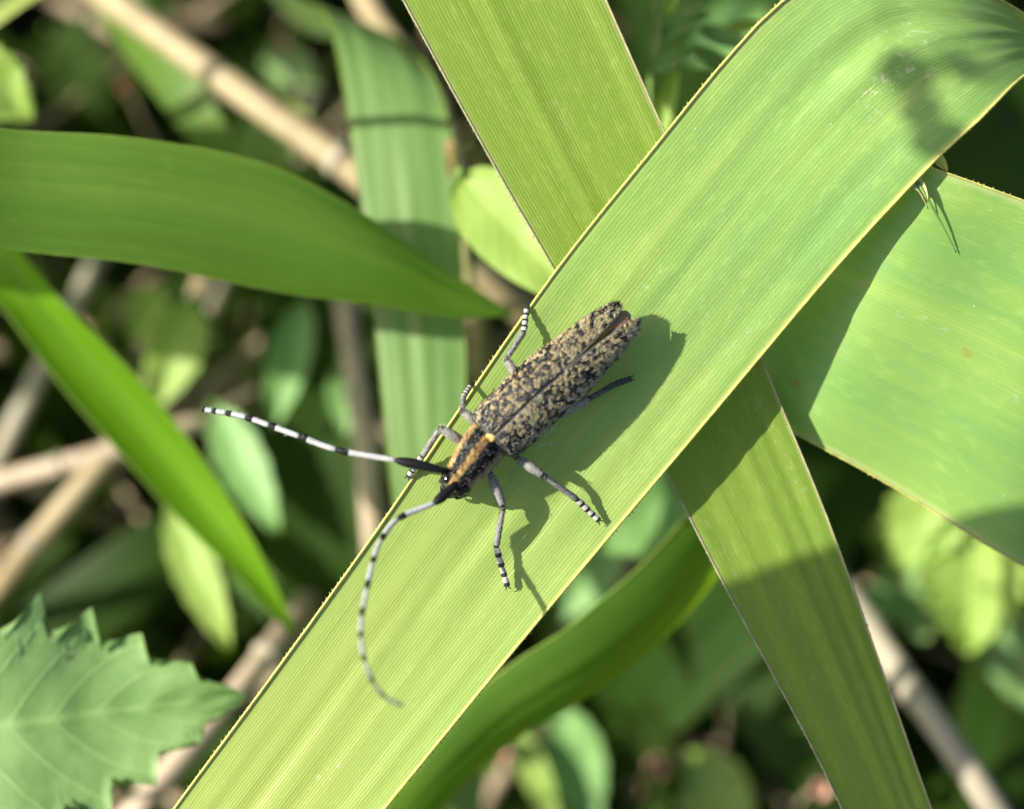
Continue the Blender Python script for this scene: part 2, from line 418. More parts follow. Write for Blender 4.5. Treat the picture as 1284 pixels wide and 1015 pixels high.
def scatter_leaves(name, label, cnt, zr, size, mat, spread=11, seed=3, upright=.8, slim=.5):
    r = np.random.default_rng(seed); V, F, U = [], [], []
    prof = [(0, 0), (.18, .55), (.42, 1), (.7, .68), (1, 0)]
    for _ in range(cnt):
        x, y = r.uniform(-spread, spread), r.uniform(-spread * .8, spread * 1.1); z = r.uniform(*zr) 
        L = r.uniform(*size); wd_ = L * r.uniform(slim * .7, slim * 1.2)
        az = r.uniform(0, 2 * math.pi); el = r.normal(-.2, upright)
        ax = np.array([math.cos(az) * math.cos(el), math.sin(az) * math.cos(el), math.sin(el)])
        s = np.cross([0, 0, 1], ax); s /= np.linalg.norm(s) + 1e-6; nn = np.cross(ax, s)
        k = len(V)
        for (v, w) in prof:
            for sx in (-1, 0, 1):
                p = np.array([x, y, z]) + ax * L * v + s * sx * w * wd_ * .5 + nn * (abs(sx) * w * .15 * wd_ - .18 * L * v * v)
                V.append((p - FO) @ FR); U.append((sx, v))
        for i in range(4):
            for j in range(2):
                F.append((k + i*3 + j, k + i*3 + j + 1, k + (i+1)*3 + j + 1, k + (i+1)*3 + j))
    o = mesh(name, V, F, mat, None, U); tag(o, label, 'undergrowth', kind='stuff'); return o
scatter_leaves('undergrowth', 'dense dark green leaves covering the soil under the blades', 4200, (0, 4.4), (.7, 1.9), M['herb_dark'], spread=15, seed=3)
scatter_leaves('low_foliage', 'scattered mid green leaves low among the dark undergrowth', 110, (1.5, 4.6), (.5, 1.2), M['herb'], spread=12, seed=5)
def shade_thicket():  # unseen ring of reeds, added to darken the undergrowth and block low sky
    r = np.random.default_rng(23); V, F, U = [], [], []
    for _ in range(900):
        a = r.uniform(0, 2 * math.pi); d = r.uniform(15.5, 34); x, y = d * math.cos(a), d * math.sin(a); L = r.uniform(13, 19); w = r.uniform(.5, 1.1)
        az = r.uniform(0, 2 * math.pi); dr = np.array([math.cos(az), math.sin(az), 0]); sd = np.array([-dr[1], dr[0], 0]); lean = r.uniform(.05, .35); k = len(V)
        for i in range(7):
            t = i / 6; c = np.array([x, y, -.2]) + dr * L * lean * t * t + np.array([0, 0, 1]) * L * (t - .25 * lean * t * t); ww = w * (1 - t ** 2.2) * .5 + .01
            V.append((c - sd * ww - FO) @ FR); V.append((c + sd * ww - FO) @ FR); U += [(0, t * L), (1, t * L)]
        F += [(k + 2*i, k + 2*i + 1, k + 2*i + 3, k + 2*i + 2) for i in range(6)]
    tag(mesh('shade_reed_grass', V, F, M['dark'], None, U), 'unseen tall dark reed grass added all round to shade the undergrowth', 'grass', kind='stuff')
shade_thicket()
def straw_litter():
    r = np.random.default_rng(11); V, F, U = [], [], []
    for _ in range(420):
        x, y, z = r.uniform(-14, 14), r.uniform(-9, 14), r.uniform(.3, 4.6); az = r.uniform(0, math.pi); L = r.uniform(1.5, 6)
        d = np.array([math.cos(az), math.sin(az), r.uniform(-.25, .25)]) * L / 2; p = np.array([x, y, z])
        c = [((p + d * q) - FO) @ FR for q in (-1, -.3, .3, 1)]
        v, f, u = tube_geo(c, r.uniform(.04, .13), 6, 1, True, len(V)); V += v; F += f; U += u
    o = mesh('straw_litter', V, F, M['straw_brown'], None, U); tag(o, 'dry brown straw pieces lying loose over the soil', 'straw', kind='stuff')
straw_litter()

# ------------------------------------------------------------------ the reed blades
def G_(px, py, w=60):            # an edge pair on the soil below a photo position
    z = gz(0, P(px, py, -8)[1]); return (px - w / 2, py, z - .1, px + w / 2, py, z - .1)

def crease(u, s, c):             # dents where the blade bends over
    d = math.exp(-((c[0] - 2.75) ** 2 + (c[1] - 2.1) ** 2) / .28)
    return d * (.075 * noise.noise(Vector((u * 5 + 3, s * 1.6, 2))) - .035)
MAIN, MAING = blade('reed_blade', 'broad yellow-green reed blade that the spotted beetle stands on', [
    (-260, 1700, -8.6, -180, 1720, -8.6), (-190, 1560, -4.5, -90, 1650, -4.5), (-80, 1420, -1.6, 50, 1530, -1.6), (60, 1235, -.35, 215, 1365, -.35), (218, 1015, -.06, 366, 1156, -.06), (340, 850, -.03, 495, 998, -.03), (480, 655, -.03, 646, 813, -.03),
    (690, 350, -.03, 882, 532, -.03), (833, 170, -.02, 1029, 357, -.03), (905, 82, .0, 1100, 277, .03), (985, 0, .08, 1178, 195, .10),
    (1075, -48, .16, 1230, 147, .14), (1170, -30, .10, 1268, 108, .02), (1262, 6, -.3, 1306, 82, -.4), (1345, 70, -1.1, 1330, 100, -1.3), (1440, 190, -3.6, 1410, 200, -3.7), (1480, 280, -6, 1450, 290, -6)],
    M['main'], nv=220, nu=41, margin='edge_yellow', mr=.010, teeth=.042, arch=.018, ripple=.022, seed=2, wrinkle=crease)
CROSS, _ = blade('reed_blade', 'long straight blade with pale edges passing under the beetle blade', [
    (60, -1250, -10.5, 120, -1270, -10.5), (130, -960, -5.5, 270, -1010, -5.5), (210, -680, -2.4, 390, -760, -2.4), (335, -380, -.8, 560, -500, -.8), (470, -70, -.34, 688, -180, -.34), (546, 75, -.31, 746, -32, -.31), (645, 253, -.31, 828, 155, -.31), (697, 342, -.32, 869, 250, -.32),
    (835, 592, -.34, 981, 514, -.34), (905, 728, -.34, 1040, 657, -.34), (1013, 927, -.33, 1117, 870, -.33), (1055, 1013, -.33, 1150, 965, -.33), (1110, 1140, -.4, 1200, 1110, -.4), (1200, 1380, -1.0, 1260, 1360, -1.0), (1290, 1600, -2, 1294, 1598, -2)],
    M['cross'], nv=180, nu=33, margin='edge_pale', mr=.0062, teeth=.05, arch=.012, ripple=.018, seed=5)
WIDE, _ = blade('reed_blade', 'widest pale green blade with small rust spots running under the crossing blades', [
    (2350, 900, -9.6, 2300, 960, -9.6), (2080, 640, -5, 1960, 880, -5), (1720, 420, -1.6, 1600, 860, -1.9), (1420, 300, -.10, 1284, 710, -.58), (1284, 252, -.04, 1114, 607, -.56), (1160, 208, -.04, 1000, 545, -.56), (1075, 185, -.50, 920, 500, -.85), (945, 215, -1.1, 850, 420, -1.2), (835, 290, -1.6, 830, 300, -1.6)],
    M['wide'], nv=150, nu=41, margin='edge_yellow', mr=.0075, teeth=.04, arch=-.006, ripple=.02, seed=9)
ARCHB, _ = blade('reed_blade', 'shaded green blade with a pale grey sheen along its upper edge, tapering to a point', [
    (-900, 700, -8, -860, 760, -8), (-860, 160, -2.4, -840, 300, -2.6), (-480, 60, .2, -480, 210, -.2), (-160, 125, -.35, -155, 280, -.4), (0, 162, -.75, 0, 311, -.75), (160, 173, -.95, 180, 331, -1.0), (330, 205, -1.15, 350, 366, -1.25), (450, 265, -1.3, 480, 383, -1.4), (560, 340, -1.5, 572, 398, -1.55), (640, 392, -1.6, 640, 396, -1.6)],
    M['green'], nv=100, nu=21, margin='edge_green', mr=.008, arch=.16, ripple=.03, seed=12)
PALE, _ = blade('reed_blade', 'pale green upright blade with a rusty patch on its edge beside the straw stem', [
    (250, -120, -9.4, 270, -60, -9.4), (330, -30, -5.4, 390, 40, -5.4), (385, 8, -3.2, 480, 40, -3.2), (417, 38, -2.2, 540, 92, -2.2), (445, 200, -1.95, 568, 185, -1.95), (462, 330, -1.9, 578, 320, -1.9), (475, 450, -1.9, 583, 450, -1.9), (490, 600, -1.95, 584, 600, -1.95), (518, 800, -2.3, 592, 800, -2.3), (548, 960, -3.0, 602, 960, -3.0), (556, 1100, -4, 604, 1100, -4), (560, 1220, -6.6, 590, 1220, -6.6)],
    M['pale'], nv=90, nu=15, margin='edge_green', mr=.007, arch=-.03, ripple=.03, seed=15)
G1, _, nor1, _ = ribbon_surface([(558, 178, -1.95, 569, 178, -1.95), (560, 205, -1.92, 574, 203, -1.96), (563, 238, -1.92, 577, 235, -1.93), (571, 268, -1.91, 575, 268, -1.91)], 14, 5)
mesh('withered_edge', (G1 + np.array([0, 0, .012])).reshape(-1, 3), [(i*5 + j, i*5 + j + 1, (i+1)*5 + j + 1, (i+1)*5 + j) for i in range(13) for j in range(4)], M['rust'], PALE)
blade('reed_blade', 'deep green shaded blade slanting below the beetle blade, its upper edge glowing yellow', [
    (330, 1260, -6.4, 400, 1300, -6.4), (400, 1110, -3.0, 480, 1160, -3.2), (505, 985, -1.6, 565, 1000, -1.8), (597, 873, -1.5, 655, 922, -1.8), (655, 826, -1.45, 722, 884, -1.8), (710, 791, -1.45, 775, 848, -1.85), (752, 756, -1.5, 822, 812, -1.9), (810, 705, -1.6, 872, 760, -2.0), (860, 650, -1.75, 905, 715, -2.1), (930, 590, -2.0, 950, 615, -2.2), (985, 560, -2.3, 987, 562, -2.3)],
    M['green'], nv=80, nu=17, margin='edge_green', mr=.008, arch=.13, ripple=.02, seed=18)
blade('reed_blade', 'vivid green narrow blade slanting down toward the toothed nettle leaf', [
    (-420, -60, -9, -480, 0, -9), (-250, 40, -4.2, -330, 110, -4.4), (-100, 190, -2.2, -150, 270, -2.4), (20, 308, -2.0, -15, 365, -2.1), (79, 379, -2.05, 39, 434, -2.15), (138, 438, -2.1, 98, 509, -2.2), (195, 500, -2.15, 158, 576, -2.25), (260, 585, -2.2, 220, 645, -2.3), (322, 685, -2.25, 290, 715, -2.3), (370, 790, -2.4, 364, 794, -2.4)],
    M['lush'], nv=80, nu=21, margin='edge_green', mr=.008, arch=.30, ripple=.02, seed=21)
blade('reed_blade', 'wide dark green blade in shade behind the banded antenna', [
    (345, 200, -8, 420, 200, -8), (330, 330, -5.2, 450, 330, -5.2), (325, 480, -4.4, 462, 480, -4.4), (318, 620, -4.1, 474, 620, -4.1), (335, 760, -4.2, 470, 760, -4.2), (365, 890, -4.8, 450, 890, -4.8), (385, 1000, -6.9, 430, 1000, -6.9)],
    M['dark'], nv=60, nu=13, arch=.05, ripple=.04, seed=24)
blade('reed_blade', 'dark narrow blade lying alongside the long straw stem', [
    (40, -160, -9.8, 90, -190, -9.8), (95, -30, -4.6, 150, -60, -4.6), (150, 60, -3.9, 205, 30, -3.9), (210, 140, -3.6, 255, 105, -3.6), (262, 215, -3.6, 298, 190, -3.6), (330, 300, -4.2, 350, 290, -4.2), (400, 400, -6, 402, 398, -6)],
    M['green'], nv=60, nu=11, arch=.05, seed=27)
blade('reed_blade', 'dark broad blade in shade behind the grass flower head', [
    (700, -420, -11, 760, -430, -11), (740, -200, -6, 900, -260, -6), (770, -40, -5.2, 960, -100, -5.2), (800, 100, -5, 1010, 40, -5), (850, 260, -5.2, 1040, 220, -5.2), (900, 420, -6, 1030, 400, -6), (960, 600, -8.4, 1010, 590, -8.4)],
    M['dark'], nv=50, nu=13, arch=.04, ripple=.05, seed=30)
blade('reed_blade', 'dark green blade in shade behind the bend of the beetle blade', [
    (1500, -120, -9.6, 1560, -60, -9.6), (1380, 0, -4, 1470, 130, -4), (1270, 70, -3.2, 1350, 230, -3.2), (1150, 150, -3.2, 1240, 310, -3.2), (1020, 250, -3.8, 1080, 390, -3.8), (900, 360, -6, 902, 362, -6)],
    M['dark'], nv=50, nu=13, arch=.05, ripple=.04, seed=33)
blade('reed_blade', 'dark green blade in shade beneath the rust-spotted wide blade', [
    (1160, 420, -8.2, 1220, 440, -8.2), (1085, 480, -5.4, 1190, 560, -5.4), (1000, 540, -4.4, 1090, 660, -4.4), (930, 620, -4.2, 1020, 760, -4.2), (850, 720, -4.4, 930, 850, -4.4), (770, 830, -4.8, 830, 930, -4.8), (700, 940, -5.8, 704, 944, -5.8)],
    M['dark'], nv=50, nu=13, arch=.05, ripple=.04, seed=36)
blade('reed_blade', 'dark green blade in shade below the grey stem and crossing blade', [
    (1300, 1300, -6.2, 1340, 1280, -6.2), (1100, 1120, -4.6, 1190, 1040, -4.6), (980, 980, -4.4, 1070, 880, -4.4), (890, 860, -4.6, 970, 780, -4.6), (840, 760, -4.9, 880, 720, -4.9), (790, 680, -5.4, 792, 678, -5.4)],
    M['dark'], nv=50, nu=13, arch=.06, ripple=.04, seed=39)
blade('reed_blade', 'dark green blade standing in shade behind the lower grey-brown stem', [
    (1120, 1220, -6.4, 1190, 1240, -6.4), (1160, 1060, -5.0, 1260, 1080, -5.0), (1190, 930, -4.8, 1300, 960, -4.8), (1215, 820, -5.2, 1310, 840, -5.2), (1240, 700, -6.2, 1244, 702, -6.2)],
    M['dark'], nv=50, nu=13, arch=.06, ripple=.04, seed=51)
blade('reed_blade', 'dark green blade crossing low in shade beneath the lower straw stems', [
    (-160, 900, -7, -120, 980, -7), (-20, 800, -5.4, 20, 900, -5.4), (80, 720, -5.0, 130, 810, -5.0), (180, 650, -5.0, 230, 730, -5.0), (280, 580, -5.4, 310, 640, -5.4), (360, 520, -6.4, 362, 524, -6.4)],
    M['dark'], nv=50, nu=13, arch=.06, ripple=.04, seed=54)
# thin yellowish blade whose edge shows beside the bright rounded leaf
blade('thin_reed_blade', 'thin yellow-green grass blade crossing above the dark undergrowth near the lime leaf', [
    (-420, 300, -7, -400, 330, -7), (-260, 190, -3.5, -240, 215, -3.5), (-110, 80, -2.8, -92, 102, -2.8), (-25, 18, -2.7, -8, 38, -2.7), (40, -25, -2.7, 55, -5, -2.7), (140, -75, -2.9, 152, -60, -2.9), (240, -110, -3.4, 242, -108, -3.4)],
    M['main'], nv=40, nu=9, fold=.25, seed=42)
blade('thin_reed_blade', 'thin grass blade reaching over toward the pale upright blade', [raw(a[:3]) + raw(a[3:]) for a in (
    (-9.0, 1.5, -9, -9.0, 1.4, -9), (-7.4, 2.3, -2.4, -7.4, 2.15, -2.4), (-5.6, 3.1, -.1, -5.6, 2.98, -.1), (-4.4, 3.36, .2, -4.4, 3.26, .2), (-3.9, 3.34, .2, -3.9, 3.24, .2), (-3.3, 3.12, .1, -3.3, 3.10, .1))], M['green'], nv=40, nu=7, fold=.2, seed=48)
# a blade arching overhead towards the sun: it shades the lower ends of the crossing and the wide blades
def shade_stations():
    top = [(770, 800), (905, 729), (1040, 684), (1175, 637), (1284, 626), (1500, 590)]; low = [(772, 804), (860, 960), (960, 1080), (1080, 1170), (1250, 1200), (1480, 1010)]
    out = []
    for i, (a, b) in enumerate(zip(top, low)):
        row = []
        for q in (a, b):
            q3 = P(q[0], q[1], -.33); t = (6.2 + .33) / SUN_L[2]; c = q3 + SUN_L * t
            k = (DIST - c[2]) / DIST * PX; row += [642 + c[0] / k, 507.5 - c[1] / k, c[2]]
        out.append(tuple(row))
    return out
ss = shade_stations()
e1 = [(-2.4, 4.4, 6.4, -1.9, 3.7, 6.4), (-1.3, 7.0, 4.2, -.7, 6.6, 4.2), (-.9, 9.0, -3, -.4, 9.0, -3), (-.8, 9.6, -12.2, -.5, 9.6, -12.2)]
blade('reed_blade', 'broad blade arching overhead between the sun and the crossing blade', ss + [raw(e[:3]) + raw(e[3:]) for e in e1], M['green'], nv=70, nu=13, seed=45)

# ------------------------------------------------------------------ dry stems
dry_stem('long straw stem slanting behind the pale upright blade', [(-160, -240, -8.5), (40, -72, -5), (150, 8, -4.0), (300, 115, -3.5), (440, 212, -3.3), (600, 345, -3.3), (700, 430, -3.8), (860, 600, -7.5)], 19, M['straw'], (.32, .62))
dry_stem('pale straw stem along the pale upright blade and under the crossing blade', [(400, -260, -11), (440, -40, -4.6), (480, 40, -3.6), (545, 130, -3.1), (572, 230, -3.1), (600, 420, -3.6), (640, 700, -8.4)], 16, M['straw'], (.3,))
dry_stem('pinkish straw stem leaning beside the tip of the nettle leaf', [(430, 660, -6.5), (385, 755, -4.2), (340, 815, -3.4), (270, 900, -3.0), (175, 1010, -2.8), (60, 1150, -3.4), (-60, 1300, -6)], 17, M['straw_pink'], (.45,))
dry_stem('thin straw stem lying nearly level behind the vivid green blade', [(-220, 690, -7.2), (-60, 622, -4.6), (60, 588, -4.1), (170, 558, -4.0), (290, 515, -4.4), (420, 450, -7.4)], 13, M['straw_pink'], (.5,))
dry_stem('lower straw stem rising steeply behind the vivid green blade', [(-120, 900, -7.5), (0, 735, -4.4), (60, 660, -4.0), (130, 580, -4.0), (200, 470, -4.4), (262, 345, -4.8), (330, 200, -8.6)], 15, M['straw'], (.4, .68))
dry_stem('grey straw stem beside the lime leaf behind the arching blade', [(190, 560, -8), (240, 440, -5.4), (280, 350, -5.2), (330, 260, -5.5), (400, 120, -9.2)], 12, M['straw_grey'])
dry_stem('grey straw stem half hidden below the vivid green blade', [(-110, 720, -8), (-10, 590, -5), (50, 470, -4.8), (110, 350, -4.9), (190, 200, -8.8)], 13, M['straw_grey'])
dry_stem('brown upright stem between the dark blade and the pale upright blade', [(425, 250, -8.6), (432, 370, -4.6), (445, 470, -3.7), (462, 570, -3.4), (470, 680, -3.5), (478, 820, -4.4), (480, 920, -7.4)], 16, M['straw_pink'], (.28, .55))
dry_stem('smooth grey-brown stem slanting past the narrow end of the crossing blade', [(980, 650, -7.6), (1060, 745, -4.2), (1120, 835, -3.4), (1190, 930, -3.0), (1255, 1030, -3.0), (1340, 1180, -3.6), (1420, 1330, -6)], 19, M['straw_grey'], (.35,))
dry_stem('short brown stem low behind the nettle leaf', [(260, 800, -6.6), (190, 905, -4.4), (120, 980, -4.2), (20, 1090, -5.6), (-40, 1150, -6.6)], 13, M['straw_brown'])

# ------------------------------------------------------------------ broad-leaved plants
shoot('large toothed nettle leaf beside the pinkish straw stem', [(-190, 935, -1.0, 312, 872, -1.35, 375, dict(teeth=8, tdepth=.44, tp=4, fold=.04, droop=.02, shape=.36, pucker=.018, blunt=1.0))], 'herb', foot=(-.5, -.3))
shoot('bright lime nettle leaf poking out above the arching blade', [(-60, 60, -2.6, 40, 150, -2.7, 95, dict(teeth=6, tdepth=.15))], 'herb_lime', foot=(-.6, .2))
shoot('lime leaf behind the vivid green blade and crossing the straw stem', [(245, 375, -4.0, 192, 512, -3.9, 78, dict(teeth=5, tdepth=.1)), (200, 360, -4.4, 165, 430, -4.3, 60)], 'herb_lime', teeth=5, tdepth=.1)
shoot('slender grey-green leaf above the tip of the banded antenna', [(382, 375, -4.2, 340, 535, -3.9, 58)], 'herb_grey', teeth=5, tdepth=.12, foot=(.2, .6))
shoot('grey-green leaf hanging under the white tip of the antenna', [(268, 505, -4.1, 345, 668, -3.7, 66)], 'herb_grey', teeth=5, tdepth=.12, foot=(-.3, .4))
shoot('yellow-green leaf hanging above the nettle leaf', [(212, 630, -3.7, 284, 815, -3.4, 60)], 'herb_lime', teeth=6, tdepth=.1, foot=(-.3, .4))
shoot('small green leaf between the dark blade and the brown upright stem', [(428, 450, -3.9, 432, 548, -3.8, 42)], 'herb_grey', teeth=4, tdepth=.1, foot=(.1, .5))
shoot('grey leaf under the tip of the vivid green blade', [(275, 670, -4.0, 372, 800, -4.3, 52)], 'herb_grey', teeth=5, tdepth=.12, foot=(-.3, .3))
shoot('smooth rounded yellow-green leaf half under the crossing blade', [(578, 222, -1.75, 730, 375, -1.4, 105, dict(teeth=0, tdepth=0, fold=.08, pucker=0, shape=.4, blunt=.6))], 'smooth', name='herb_leaf', foot=(.1, .5))
shoot('cluster of bright sunlit nettle leaves under the rust-spotted wide blade', [
    (1190, 600, -4.0, 1125, 712, -4.0, 110, dict(mat='herb_lime')), (1228, 625, -3.9, 1213, 815, -4.1, 150, dict(mat='herb_lime', teeth=7, tdepth=.25, fold=.25, pucker=.05)), (1140, 670, -4.5, 1160, 805, -4.6, 110, dict(mat='herb')), (1255, 760, -4.6, 1290, 890, -4.6, 85, dict(mat='herb'))], 'herb_lime', teeth=6, tdepth=.2, foot=(.5, .6), nrm=(-.35, .1, 1))
shoot('small grey-green leaf beside the grey-brown stem', [(1075, 735, -4.4, 1108, 785, -4.3, 60)], 'herb_grey', teeth=4, tdepth=.1)
shoot('sunlit green leaf showing between the beetle blade and the shaded blade', [(880, 590, -3.4, 745, 690, -3.2, 120), (770, 660, -4.4, 700, 780, -4.4, 85)], 'herb_grey', teeth=5, tdepth=.12, foot=(.3, .4))
shoot('pale green leaf low under the shaded slanting blade', [(700, 880, -4.6, 745, 1040, -4.4, 80)], 'herb_grey', teeth=5, tdepth=.1, foot=(-.2, .3))
shoot('slim light green leaf beside the pink dry bud', [(645, 910, -4.4, 700, 1040, -4.2, 38)], 'herb_lime', teeth=4, tdepth=.05, foot=(-.2, .3))
shoot('bright green leaf low near the dry flower head', [(860, 940, -4.8, 935, 1060, -4.6, 100)], 'herb_lime', teeth=5, tdepth=.1, foot=(-.2, .3))
shoot('grey-green leaf low in shade left of the crossing blade', [(820, 790, -5.4, 905, 830, -5.2, 70)], 'herb_grey', teeth=5, tdepth=.1)
shoot('grey leaf close under the edge of the crossing blade', [(960, 920, -4.8, 1020, 960, -4.6, 55)], 'herb_grey', teeth=4, tdepth=.1)
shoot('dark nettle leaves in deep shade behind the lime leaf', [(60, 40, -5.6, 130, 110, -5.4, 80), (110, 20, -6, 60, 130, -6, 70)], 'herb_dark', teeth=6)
shoot('mid green leaf beside the top of the pale upright blade', [(330, 60, -5.8, 400, 110, -5.6, 60), (350, 130, -5.6, 375, 190, -5.6, 60, dict(mat='herb_lime'))], 'herb', teeth=5, foot=(.2, .5))
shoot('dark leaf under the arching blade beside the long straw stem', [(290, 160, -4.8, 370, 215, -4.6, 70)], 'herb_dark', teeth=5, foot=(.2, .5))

def dry_bud(label, px, py, z, r):
    p = P(px, py, z); g = down(p, .1, .2)
    root = empty('dry_bud', g, label, 'bud'); R_ = r * PX * (DIST - zmap(z)) / DIST
    tube('stem', spline([g, (g + p) / 2 + np.array([.08, 0, 0]), p], 10), .03, M['straw_brown'], root, 6)
    for k in range(7):
        a = k * 2.4; d = np.array([math.cos(a) * .6, math.sin(a) * .6, .6]); d /= np.linalg.norm(d)
        s = np.cross(d, [0, 0, 1]); 
        herb_leaf(root, p - d * R_ * .3, p + d * R_ * 1.1, R_ * .9, M['bud'], nrm=(-d[0], -d[1], 1), teeth=0, fold=.2, droop=-.2, name='bract', pucker=0)
dry_bud('pink dry bud below the shaded slanting blade', 628, 938, -4.3, 26)
dry_bud('brownish dry flower head low near the bright green leaf', 822, 958, -4.6, 30)
dry_bud('yellowish dry bud beside the brownish flower head', 792, 985, -4.8, 26)
dry_bud('pale pink bud against the narrow end of the crossing blade', 1024, 985, -3.6, 26)
dry_bud('pinkish dry bud above the mid green leaf', 355, 62, -5.0, 18)
dry_bud('tiny dry bud above the arching blade', 160, 112, -5.2, 18)

# grass flower head between the crossing blade and the beetle blade
def flower_head():
    b = P(818, 190, -1.9); g = down(b, .2, .4)
    root = empty('grass_flower_head', g, 'green grass flower head with leafy spikelets between the two crossing blades', 'grass flower')
    path = spline([g, P(826, 330, -4.5), b, P(816, 80, -1.7), P(830, -30, -1.6)], 30)
    tube('stem', path, .022, M['stalk'], root, 7)
    sp = [(822, 175, -1.8, 850, 80, -1.6, 26, 'herb_lime'), (815, 85, -1.7, 880, 62, -1.6, 24, 'herb'), (815, 75, -1.7, 826, 5, -1.6, 16, 'herb'), (822, 45, -1.7, 890, 18, -1.6, 22, 'herb'), (835, 20, -1.6, 852, -40, -1.5, 20, 'herb_lime'),
          (880, 40, -1.8, 950, 62, -1.7, 26, 'herb'), (905, 40, -1.9, 965, 28, -1.8, 18, 'herb_lime'), (865, 62, -1.8, 930, 88, -1.8, 22, 'herb'), (840, 20, -1.9, 905, -10, -1.8, 22, 'herb')]
    for s in sp:
        herb_leaf(root, P(*s[:3]), P(*s[3:6]), s[6] * PX * 1.17, M[s[7]], teeth=0, fold=.35, droop=.12, pucker=0, name='spikelet', shape=.35)
flower_head()
shoot('pale leaf behind the grass flower head', [(960, 15, -4.2, 860, 75, -4.0, 75)], 'herb_grey', teeth=5, tdepth=.1, foot=(.3, .5))

def shade_head():  # unseen head, added toward the sun to cast shade on the blade's bend
    def up(px, py, t): return P(px, py, .12) + SUN_L * t
    root_p = (np.array([-11.5, 9.5, -.1]) - FO) @ FR
    root = empty('grass_flower_head', root_p, 'unseen grass flower head added sunward to shade the bend of the beetle blade', 'grass flower')
    tips = [((1118, 60), (1160, 118), 40), ((1135, 105), (1172, 165), 34), ((1158, 140), (1196, 200), 46), ((1190, 60), (1222, 100), 26)]
    top = up(1110, 20, 14.2)
    tube('stem', spline([root_p, root_p * .4 + top * .6 + np.array([-2, 1.5, 0]), top + np.array([-.8, .8, .5]), top, up(1165, 140, 14)], 40), .012, M['stalk'], root, 6)
    for a, b, w in tips:
        herb_leaf(root, up(*a, 14), up(*b, 13.9), w * 1.35 * PX, M['herb'], nrm=SUN_L, teeth=0, fold=.25, droop=.05, pucker=0, name='spikelet', shape=.4)
shade_head()

# small grass husk with an awn caught between the two blades
def awn():
    root = empty('grass_husk', P(1150, 232, -.02), 'tiny dry grass husk with a thin awn lying on the wide blade', 'grass husk')
    tube('awn', spline([P(1150, 228, .04), P(1162, 248, .04), P(1180, 280, -.02), P(1199, 317, -.10)], 16), np.linspace(.011, .004, 16), M['stalk'], root, 6)
    tube('awn', spline([P(1140, 232, .04), P(1152, 240, .05), P(1164, 262, .0)], 10), np.linspace(.008, .004, 10), M['edge_pale'], root, 6)
    herb_leaf(root, P(1142, 216, .02), P(1163, 252, .04), .07, M['edge_pale'], teeth=0, fold=.4, droop=.05, pucker=0, name='husk')
    herb_leaf(root, P(1166, 188, -.05), P(1188, 216, .0), .08, M['edge_yellow'], teeth=0, fold=.3, droop=.05, pucker=0, name='husk')
awn()

# ------------------------------------------------------------------ the beetle
AX = np.array([.708, -.705]); PE = np.array([.705, .708]); HEAD = np.array([562.0, 615.0])
def BP(s, p, z):                 # along the body (photo px from the brow), across it, height in cm
    q = HEAD + AX * s + PE * p; return P(q[0], q[1], z)
def interp(x, tab): return np.interp(x, [t[0] for t in tab], [t[1] for t in tab])
CEN = [(0, 1), (25, -3), (80, -9.5), (90, -8), (155, -7), (200, -4), (240, -2), (310, 2), (330, 2)]
HW = [(-6, 3), (-3, 9), (0, 15), (8, 19), (18, 19), (22, 17), (24, 18.5), (40, 22), (60, 25), (76, 25.5), (82, 23.5), (86, 30), (120, 34), (170, 36), (240, 30), (290, 20), (308, 13), (318, 4)]
TOP = [(-6, .20), (-3, .26), (0, .30), (8, .345), (18, .36), (22, .355), (26, .375), (50, .40), (70, .39), (82, .35), (90, .35), (150, .36), (240, .30), (300, .225), (318, .18)]
MIDZ = [(-6, .16), (10, .20), (50, .23), (100, .22), (200, .20), (318, .16)]
BOT = [(-6, .12), (0, .06), (10, .045), (20, .07), (40, .10), (80, .09), (160, .085), (260, .10), (318, .13)]
